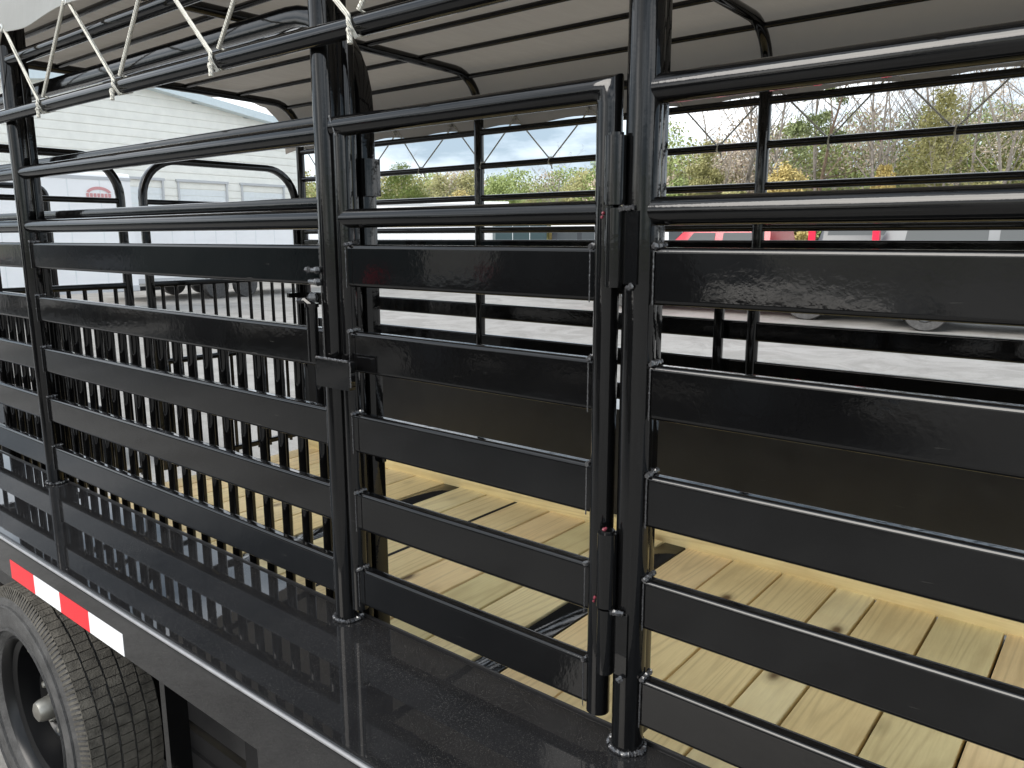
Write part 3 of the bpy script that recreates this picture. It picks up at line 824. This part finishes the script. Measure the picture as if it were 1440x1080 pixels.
# --- enclosed cargo trailers
def cargo_trailer(name, label, x, y, rz, ln, h, mat='white_panel', group='enclosed trailers parked on the lot'):
    t_ = thing(name, label, 'trailer', (x, y, GZ), rz, group)
    b_ = MB(); sweep(b_, rrect(2.2, h - 0.5, 0.09, 3), [(-ln / 2, 0, 0.5 + (h - 0.5) / 2), (ln / 2, 0, 0.5 + (h - 0.5) / 2)], nrm=(0, 0, 1)); b_.build('body', mat, t_)
    for sy in (-1, 1):
        tm = MB(); tm.box(-ln / 2 - 0.01, ln / 2 + 0.01, sy * 1.1 - 0.012, sy * 1.1 + 0.012, 0.5, 0.62); tm.box(-ln / 2 - 0.01, ln / 2 + 0.01, sy * 1.1 - 0.010, sy * 1.1 + 0.010, h - 0.16, h - 0.09)
        tm.build('trim', 'trim_grey', t_)
        k = int(ln / 0.6)
        for i in range(1, k):
            sm = MB(); xx = -ln / 2 + ln * i / k; sm.box(xx - 0.009, xx + 0.009, sy * 1.1 - 0.006, sy * 1.1 + 0.006, 0.62, h - 0.16); sm.build('seam', 'door_grey', t_)
        for xx in (-0.45, 0.45):
            wm_ = MB(); lathe(wm_, [(0.0, -0.1), (0.19, -0.1), (0.2, -0.11), (0.34, -0.1), (0.35, 0.0), (0.34, 0.1), (0.0, 0.1)], 24); wm_.build('wheel', 'rubber', t_, (xx, sy * 1.16, 0.35))
    fm_ = MB(); fm_.box(ln / 2, ln / 2 + 1.1, -0.05, 0.05, 0.42, 0.52); fm_.build('tongue', 'dark_steel', t_)
    return t_
PIH = PI / 2
c1_ = cargo_trailer('cargo_trailer', 'white enclosed trailer with a red arched emblem on its side', -18.6, 4.9, PIH, 5.2, 3.02)
em = MB(); 
for i in range(12):
    a0, a1 = R(20 + 140 * i / 12), R(20 + 140 * (i + 1) / 12)
    em.add([(1.112, 1.92 + 0.27 * math.cos(a), 2.55 + 0.17 * math.sin(a)) for a in (a0, a1)] + [(1.112, 1.92 + 0.21 * math.cos(a), 2.55 + 0.11 * math.sin(a)) for a in (a1, a0)], [(0, 1, 2, 3)])
for i in range(7): em.box(1.108, 1.112, 1.66 + i * 0.075, 1.715 + i * 0.075, 2.50, 2.58)
e1 = em.build('emblem', 'logo_red', c1_, smooth=False); e1.rotation_euler = (0, 0, -PIH)
em2 = MB()
for i in range(9): em2.box(1.108, 1.112, 1.65 + i * 0.06, 1.693 + i * 0.06, 2.43, 2.475)
e2 = em2.build('emblem_lettering', 'logo_grey', c1_, smooth=False); e2.rotation_euler = (0, 0, -PIH)
cargo_trailer('cargo_trailer', 'low white enclosed trailer in front of the roll-up doors', -21.2, 11.3, PIH, 5.6, 2.42)
cargo_trailer('cargo_trailer', 'long white enclosed trailer seen left of the far corner post', -22.2, 20.1, R(48), 7.6, 2.95)
cargo_trailer('cargo_trailer', 'short dark teal enclosed trailer beside the long white trailer', -18.9, 22.7, R(48), 1.9, 2.3, 'teal_dark')

# --- road vehicles
def vehicle(name, label, cat, x, y, rz, paint, kind, group='vehicles parked on the lot'):
    t_ = thing(name, label, cat, (x, y, GZ), rz, group); t_.scale = (1.04, 1.04, 1.06)
    if kind == 'pickup':
        st = [(-2.85, .82, .45, .98, 1.02, .80), (-2.75, .95, .38, 1.05, 1.10, .90), (-1.0, .97, .36, 1.08, 1.12, .92), (-0.95, .97, .36, 1.08, 1.80, .72), (-0.6, .97, .36, 1.10, 1.90, .74), (0.55, .97, .36, 1.10, 1.90, .74), (0.75, .97, .36, 1.10, 1.84, .72), (1.35, .97, .36, 1.10, 1.16, .86), (2.55, .95, .38, 1.02, 1.06, .82), (2.80, .80, .45, .88, .92, .72)]
        wx = (-1.75, 1.85); wr = 0.40; cab = (-0.88, 0.95); mid = 0.02
    else:
        st = [(-2.35, .82, .45, 1.0, 1.25, .72), (-2.30, .93, .38, 1.05, 1.45, .70), (-2.10, .95, .34, 1.08, 1.82, .68), (-1.7, .95, .34, 1.08, 1.88, .72), (0.2, .95, .34, 1.08, 1.88, .72), (0.45, .95, .34, 1.08, 1.82, .70), (1.15, .95, .34, 1.06, 1.14, .84), (2.15, .93, .38, .98, 1.02, .80), (2.38, .78, .45, .85, .90, .70)]
        wx = (-1.42, 1.42); wr = 0.37; cab = (-1.95, 0.72); mid = -0.55
    b_ = MB(); k = 8; vs = []
    for (x_, w_, zb, zs, zr, wr_) in st:
        vs += [(x_, -w_ + .06, zb), (x_, -w_, zb + .16), (x_, -w_, zs), (x_, -wr_, zr), (x_, wr_, zr), (x_, w_, zs), (x_, w_, zb + .16), (x_, w_ - .06, zb)]
    fs = []
    for i in range(len(st) - 1):
        for c in range(k):
            d = (c + 1) % k; fs.append((i * k + c, i * k + d, (i + 1) * k + d, (i + 1) * k + c))
    fs.append(tuple(range(k))); fs.append(tuple((len(st) - 1) * k + c for c in range(k)))
    b_.add(vs, fs); b_.build('body', paint, t_, ang=30)
    zs, zr, w_, wr_ = 1.10, (1.90 if kind == 'pickup' else 1.88), (.97 if kind == 'pickup' else .95), (.74 if kind == 'pickup' else .72)
    def side(x0, x1, s, slant0, slant1):
        za, zb = zs + 0.06, zr - 0.13
        f = lambda z_: (w_ + (wr_ - w_) * (z_ - zs) / (zr - zs) + 0.006) * s
        mb = MB(); mb.add([(x0, f(za), za), (x1, f(za), za), (x1 + slant1, f(zb), zb), (x0 + slant0, f(zb), zb)], [(0, 1, 2, 3)]); mb.build('side_window', 'car_glass', t_, smooth=False)
    for s in (-1, 1):
        side(cab[0] + 0.06, mid - 0.08, s, 0.06, 0.0); side(mid + 0.08, cab[1], s, 0.0, -0.40)
    xw0, xw1 = ((1.33, 0.78) if kind == 'pickup' else (1.13, 0.48))
    ws = MB(); ws.add([(xw0 - .03, -.80, 1.19), (xw0 - .03, .80, 1.19), (xw1 + .03, .66, 1.80), (xw1 + .03, -.66, 1.80)], [(0, 1, 2, 3)])
    for i, q in enumerate(ws.v): ws.v[i] = (q[0] + .012, q[1], q[2] + .012)
    ws.build('windshield', 'car_glass', t_, smooth=False)
    rx = -0.97 if kind == 'pickup' else -2.30
    rw = MB()
    if kind == 'pickup': rw.add([(rx - .0, -.68, 1.24), (rx, .68, 1.24), (rx + .03, .62, 1.74), (rx + .03, -.62, 1.74)], [(0, 1, 2, 3)])
    else: rw.add([(-2.335, -.66, 1.30), (-2.335, .66, 1.30), (-2.16, .60, 1.76), (-2.16, -.60, 1.76)], [(0, 1, 2, 3)])
    rw.build('rear_window', 'car_glass', t_, smooth=False)
    for s in (-1, 1):
        tl = MB(); xx = st[1][0]
        tl.box(xx - 0.05, xx + 0.06, s * (st[1][1] - .02) - .09, s * (st[1][1] - .02) + .035, 1.0 if kind == 'pickup' else 1.05, 1.20 if kind == 'pickup' else 1.74); tl.build('tail_light', 'tail_red', t_)
        for xx in wx:
            wm_ = MB(); lathe(wm_, [(0.0, -0.09), (0.22, -0.09), (0.23, -0.11), (wr - .02, -0.12), (wr, -0.09), (wr, 0.09), (wr - .02, 0.12), (0.23, 0.11), (0.22, 0.09), (0.0, 0.09)], 28)
            w2 = wm_.build('wheel', 'rubber', t_, (xx, s * (w_ - .10), wr)); 
            hm = MB(); lathe(hm, [(0.0, -0.125), (0.2, -0.12), (0.21, -0.10), (0.21, 0.10), (0.2, 0.12), (0.0, 0.125)], 20); hm.build('rim', 'car_silver', w2)
    bm_ = MB(); bm_.box(st[0][0] - 0.06, st[0][0] + 0.05, -.85, .85, 0.45, 0.62); bm_.box(st[-1][0] - 0.05, st[-1][0] + 0.06, -.80, .80, 0.42, 0.60); bm_.build('bumper', 'trim_grey', t_)
    return t_
rt_ = vehicle('pickup_truck', 'red crew-cab pickup parked beyond the far rails', 'truck', -7.35, 16.1, PI + R(2), 'car_red', 'pickup'); rt_.scale = (1.12, 1.04, 0.985)
vehicle('sport_utility_vehicle', 'dark grey vehicle seen from behind next to the red pickup', 'car', -4.75, 17.4, R(100), 'car_grey', 'suv')
vehicle('sport_utility_vehicle', 'silver vehicle with a red tail light parked nearest beyond the far rails', 'car', -1.60, 15.5, R(3), 'car_silver', 'suv')
vehicle('pickup_truck', 'black pickup parked right of the teal trailer', 'truck', -17.3, 24.4, R(40), 'car_black', 'pickup')
vehicle('pickup_truck', 'white pickup parked behind the side gate hinge', 'truck', -15.2, 27.4, R(35), 'car_white', 'pickup')

# unseen, added on the camera side so the gloss paint mirrors dark shapes
vehicle('pickup_truck', 'unseen black pickup added on the camera side for the plank reflections', 'truck', -4.3, -6.2, R(2), 'car_black', 'pickup')
cargo_trailer('cargo_trailer', 'unseen dark enclosed trailer added on the camera side for the plank reflections', -11.2, -6.6, R(1), 5.0, 2.3, 'teal_dark')
vehicle('pickup_truck', 'unseen dark grey pickup added beyond the dark trailer for the plank reflections', 'truck', -18.4, -6.8, R(-2), 'car_grey', 'pickup')
# --- cream shed and tan roofed shelter
def shed(name, label, x0, x1, y0_, y1_, h, wall, roof, ribs=True):
    s_ = thing(name, label, 'shed', ((x0 + x1) / 2, (y0_ + y1_) / 2, GZ)); cx, cy = (x0 + x1) / 2, (y0_ + y1_) / 2
    m_ = MB(); m_.box(x0 - cx, x1 - cx, y0_ - cy, y1_ - cy, 0, h); m_.build('wall', wall, s_, smooth=False)
    m_ = MB(); m_.box(x0 - cx - .2, x1 - cx + .2, y0_ - cy - .2, y1_ - cy + .2, h, h + .14); m_.build('roof', roof, s_, smooth=False)
    if ribs:
        rb = MB(); rb.box(-0.02, 0.02, -0.02, 0.02, 0, h); me_ = rb.mesh('rib', wall, False); k = int((x1 - x0) / 0.3)
        for i in range(1, k): link('rib', me_, s_, (x0 - cx + (x1 - x0) * i / k, y0_ - cy, 0))
shed('cream_shed', 'low cream ribbed shed at the edge of the lot', -6.9, 4.0, 37.0, 42.0, 2.6, 'cream_siding', 'cream_siding')
shed('tan_shelter', 'long low tan roofed shelter before the trees', -27.0, -22.5, 36.0, 39.0, 3.15, 'white_panel', 'tan_roof', False)

# --- trees
def leaf_mesh(name, mat, rx, rz, n_clump, per, size, seed, base=0.25, shape='round', flat=0.5):
    rnd = random.Random(seed); vs = []; fs = []
    for c in range(n_clump):
        while True:
            u, v_, q = rnd.uniform(-1, 1), rnd.uniform(-1, 1), rnd.uniform(-1, 1)
            if u * u + v_ * v_ + q * q < 1: break
        if shape == 'tall':
            f_ = 1.0 - 0.65 * (q * 0.5 + 0.5)
            u *= f_; v_ *= f_
        cx, cy, cz = u * rx, v_ * rx, q * rz
        cr_ = rnd.uniform(0.16, 0.34) * min(rx, rz)
        for k in range(per):
            d = Vector((rnd.gauss(0, 1), rnd.gauss(0, 1), rnd.gauss(0, 0.8))).normalized() * cr_ * rnd.random() ** 0.4
            p = Vector((cx, cy, cz)) + d
            a = Vector((rnd.gauss(0, 1), rnd.gauss(0, 1), rnd.gauss(0, 1))).normalized(); b_ = a.orthogonal().normalized()
            s = size * rnd.uniform(0.6, 1.4); o = len(vs)
            vs += [p - a * s, p + b_ * s * flat, p + a * s, p - b_ * s * flat]; fs.append((o, o + 1, o + 2, o + 3))
    me = bpy.data.meshes.new(name); me.from_pydata([tuple(q) for q in vs], [], fs); me.materials.append(MAT[mat]); return me
def branch_mesh(name, mat, h, seed, spread=0.55, levels=4, r0=0.11, upw=0.35, n0=9):
    rnd = random.Random(seed); mb = MB()
    def grow(p, d, ln, r, lv):
        pts = [p]; q = p.copy(); dd = d.copy(); ns = 4 if lv == 0 else 3
        for i in range(ns):
            dd = (dd + Vector((rnd.gauss(0, .1), rnd.gauss(0, .1), rnd.gauss(0, .06) + 0.03))).normalized()
            q = q + dd * ln / ns; pts.append(q)
        k = 5 if lv == 0 else 3
        # tapered sweep
        prev = None
        vs = []; 
        for i, pp in enumerate(pts):
            tg = (pts[min(i + 1, ns)] - pts[max(i - 1, 0)]).normalized()
            a = tg.orthogonal().normalized() if prev is None else (prev - tg * prev.dot(tg)).normalized(); prev = a; b_ = tg.cross(a)
            rr_ = r * (1 - 0.75 * i / ns)
            vs += [pp + (a * math.cos(2 * PI * c / k) + b_ * math.sin(2 * PI * c / k)) * rr_ for c in range(k)]
        fs = [(i * k + c, i * k + (c + 1) % k, (i + 1) * k + (c + 1) % k, (i + 1) * k + c) for i in range(ns) for c in range(k)]
        mb.add(vs, fs)
        if lv >= levels: return
        nb = n0 if lv == 0 else rnd.randint(3, 5)
        for b_i in range(nb):
            f_ = rnd.uniform(0.25 if lv == 0 else 0.3, 1.0); idx = f_ * ns; i = min(int(idx), ns - 1); pp = pts[i].lerp(pts[i + 1], idx - i)
            dr_ = (d * upw + Vector((rnd.gauss(0, 1), rnd.gauss(0, 1), rnd.gauss(0.25, .4))).normalized() * spread).normalized()
            grow(pp, dr_, ln * rnd.uniform(0.32, 0.58) * (1.15 - 0.4 * f_), max(0.006, r * (1 - 0.7 * f_) * 0.5), lv + 1)
    grow(Vector((0, 0, 0)), Vector((0, 0, 1)), h * 0.92, r0, 0)
    me = bpy.data.meshes.new(name); me.from_pydata([tuple(q) for q in mb.v], [], mb.f); me.materials.append(MAT[mat]); return me
trunk_cache = {}
def tree(name, label, x, y, kind, h, wd, seed, group='trees beyond the lot', rz=None):
    if name == 'slender_tree': group = 'slender bare trees on the right'
    t_ = thing(name, label, 'tree', (x, y, GZ), (seed * 1.7) % 6.28 if rz is None else rz, group)
    rnd = random.Random(seed)
    if kind == 'bare':
        link('trunk', branch_mesh('bare_branches', 'bark_grey', h, seed, 0.62, 4, 0.08 + h * 0.003, 0.55, 14), t_)
        return t_
    if kind == 'thin':
        link('trunk', branch_mesh('trunk', 'bark_grey', h, seed, 0.6, 3, 0.10, 0.5, 11), t_)
        link('crown', leaf_mesh('crown', 'leaf_dry', wd * 0.9, h * 0.33, 60, 45, 0.05, seed), t_, (0, 0, h * 0.60)); return t_
    if kind == 'pine':
        link('trunk', branch_mesh('trunk', 'bark_brown', h, seed, 0.6, 1, 0.15, 0.2, 12), t_)
        link('crown', leaf_mesh('crown', 'leaf_pine', wd, h * 0.20, 22, 90, 0.11, seed, flat=0.3), t_, (0, 0, h * 0.76)); return t_
    mats = {'green': 'leaf_green', 'gold': 'leaf_gold', 'olive': 'leaf_olive', 'dark': 'leaf_pine'}
    link('trunk', branch_mesh('trunk', 'bark_grey', h * 0.92, seed, 0.6, 2, 0.09, 0.6, 10), t_)
    link('crown', leaf_mesh('crown', mats[kind], wd, h * 0.45, 95, 125, 0.08, seed, shape='tall'), t_, (0, 0, h * 0.53))
    return t_
TREES = [
 # right side, about 40-48 m off
 ('pine', 'tall thin-crowned pine rising behind the gold bush', -14.4, 41.7, 'pine', 10.2, 1.7, 3),
 ('bare_tree', 'tall bare tree left of the far right post', -18.8, 42.0, 'bare', 14.0, 2, 5),
 ('bare_tree', 'bare tree just left of the pine', -16.8, 44.5, 'bare', 13.0, 2, 6),
 ('bare_tree', 'tall bare tree in the middle of the right opening', -11.6, 45.0, 'bare', 14.5, 2, 8),
 ('bare_tree', 'bare grey tree right of the middle of the right opening', -9.6, 46.5, 'bare', 14.2, 2, 9),
 ('bare_tree', 'large bare tree near the right edge', -5.9, 44.5, 'thin', 14, 2.8, 12),
 ('bare_tree', 'bare tree at the right edge of the view', -4.2, 43.0, 'bare', 14, 2.2, 14),
 ('bare_tree', 'brown half-bare tree behind the olive tree', -7.9, 47.5, 'thin', 13, 2.8, 15),
 ('leafy_tree', 'broad olive green tree in the middle of the right opening', -8.3, 40.6, 'olive', 8.6, 2.3, 21),
 ('leafy_tree', 'round golden bush right of the far post', -14.7, 38.9, 'gold', 5.4, 1.8, 22),
 ('leafy_tree', 'small bright green bush low in the right opening', -12.2, 39.3, 'green', 4.0, 1.3, 23),
 ('leafy_tree', 'rust brown bush between the green bush and the olive tree', -10.4, 40.2, 'gold', 5.2, 1.1, 24),
 ('leafy_tree', 'golden topped tree left of the far right post', -19.6, 40.0, 'olive', 7.2, 1.5, 25),
 ('leafy_tree', 'bright green bush at the left of the right opening', -21.3, 40.5, 'green', 5.0, 1.5, 26),
 ('leafy_tree', 'pale olive bush under the bare trees', -17.4, 39.0, 'olive', 4.4, 1.5, 27),
 ('leafy_tree', 'low green bush near the right edge', -5.2, 41.4, 'green', 3.6, 1.5, 28),
 ('leafy_tree', 'low olive bush right of the olive tree', -6.5, 42.0, 'olive', 4.5, 1.5, 29),
 ('bare_tree', 'brownish half-bare tree behind the golden topped tree', -20.6, 43.5, 'thin', 12.0, 2.4, 30),
 # seen through the side gate, about 55-65 m off
 ('leafy_tree', 'green tree at the right of the gate opening', -29.4, 45.2, 'green', 7.2, 2.4, 41),
 ('leafy_tree', 'olive tree right of the far left post', -32.0, 46.6, 'olive', 6.4, 2.4, 42),
 ('leafy_tree', 'green tree beside the olive tree in the gate opening', -30.8, 48.4, 'green', 7.0, 2.2, 43),
 ('leafy_tree', 'dark green tree at the middle of the gate opening', -39.0, 45.5, 'green', 6.3, 2.4, 44),
 ('leafy_tree', 'rust gold tree left of the far left post', -41.0, 43.4, 'gold', 5.4, 2.0, 45),
 ('leafy_tree', 'olive tree behind the rust gold tree', -42.4, 46.0, 'olive', 6.9, 2.3, 46),
 ('leafy_tree', 'tall green tree at the left of the gate opening', -46.2, 42.4, 'green', 7.4, 2.6, 47),
 ('leafy_tree', 'green tree by the gate latch post', -48.5, 39.8, 'green', 7.3, 2.6, 48),
 ('leafy_tree', 'broad olive tree left of the middle of the gate opening', -44.0, 44.6, 'olive', 6.6, 2.6, 49),
 ('bare_tree', 'bare tree standing between the green trees of the gate opening', -35.6, 47.5, 'bare', 6.6, 1.6, 50),
 ('leafy_tree', 'low dry bush below the gap in the trees', -35.0, 44.4, 'olive', 4.2, 2.0, 51),
 ('leafy_tree', 'low gold bush at the foot of the gap in the trees', -37.0, 43.4, 'gold', 3.9, 1.8, 52),
 ('leafy_tree', 'dense green tree at the right end of the gate opening', -26.6, 46.0, 'green', 7.8, 2.4, 53),
]
for k_, (x, y, h) in enumerate(((-20.0, 46.5, 13.5), (-18.0, 47.5, 13.0), (-15.4, 47.0, 13.8), (-13.2, 48.0, 13.0), (-10.6, 49.0, 13.6), (-8.8, 48.5, 13.2), (-7.0, 46.0, 14.0), (-5.0, 47.5, 13.6), (-11.9, 46.2, 11.0))):
    TREES.append(('slender_tree', ('leftmost', 'second from left', 'third from left', 'fifth from left', 'seventh from left', 'eighth from left', 'ninth from left', 'last on the right', 'short, sixth from left')[k_] + ' of the slender bare trees behind the right opening', x, y, 'bare', h, 2, 70 + k_))
for (nm, lb, x, y, kd, h, wd, sd_) in TREES: tree(nm, lb, x, y, kd, h, wd, sd_)

# --- far wood that reads as one mass, and the wood on the camera's side that the paint mirrors
def wood(name, label, pts, seed, cat='wood', mats=('leaf_olive', 'leaf_dry', 'leaf_green', 'leaf_gold')):
    rnd = random.Random(seed); vs = []; fs = []; mi = []
    for (x, y, h, sp, n_, m_) in pts:
        for i in range(n_):
            px, py = x + rnd.gauss(0, sp), y + rnd.gauss(0, sp * 0.5); pz = GZ + h * rnd.random() ** 0.8 * math.exp(-0.5 * ((px - x) / (sp * 2.2)) ** 2)
            a = Vector((rnd.gauss(0, 1), rnd.gauss(0, 1), rnd.gauss(0, 1.3))).normalized(); b_ = a.orthogonal().normalized(); s = rnd.uniform(0.05, 0.14); o = len(vs); p = Vector((px, py, pz))
            vs += [p - a * s, p + b_ * s * .5, p + a * s, p - b_ * s * .5]; fs.append((o, o + 1, o + 2, o + 3)); mi.append(m_)
    me = bpy.data.meshes.new(name); me.from_pydata([tuple(q) for q in vs], [], fs)
    for q in mats: me.materials.append(MAT[q])
    me.polygons.foreach_set('material_index', mi)
    o = link(name, me); tag(o, label, cat, None, 'stuff'); return o
rw_ = random.Random(99)
pts = []
for i in range(90):
    f_ = i / 89; a = R(-60 + 62 * f_)
    near = a > R(-32)
    D = (52 if near else 68) + rw_.uniform(-3, 7); h = rw_.uniform(5.6, 9.4) if near else rw_.uniform(5.4, 7.6)
    pts.append((math.sin(a) * D, math.cos(a) * D, h, 1.7, 3900, rw_.choice((0, 0, 1, 2, 0, 1)) if near else rw_.choice((0, 2, 2, 0, 1))))
wood('far_wood', 'thin mixed wood closing the view behind the trees', pts, 4)
pts = []
for i in range(40):
    f_ = i / 39; a = R(100 + 160 * f_); D = 38 + rw_.uniform(-4, 5)
    pts.append((math.sin(a) * D, math.cos(a) * D, rw_.uniform(3.5, 5.5), 2.6, 900, 0))
wood('near_wood', 'dark wood on the camera side mirrored in the planks', pts, 5, mats=('leaf_green',))
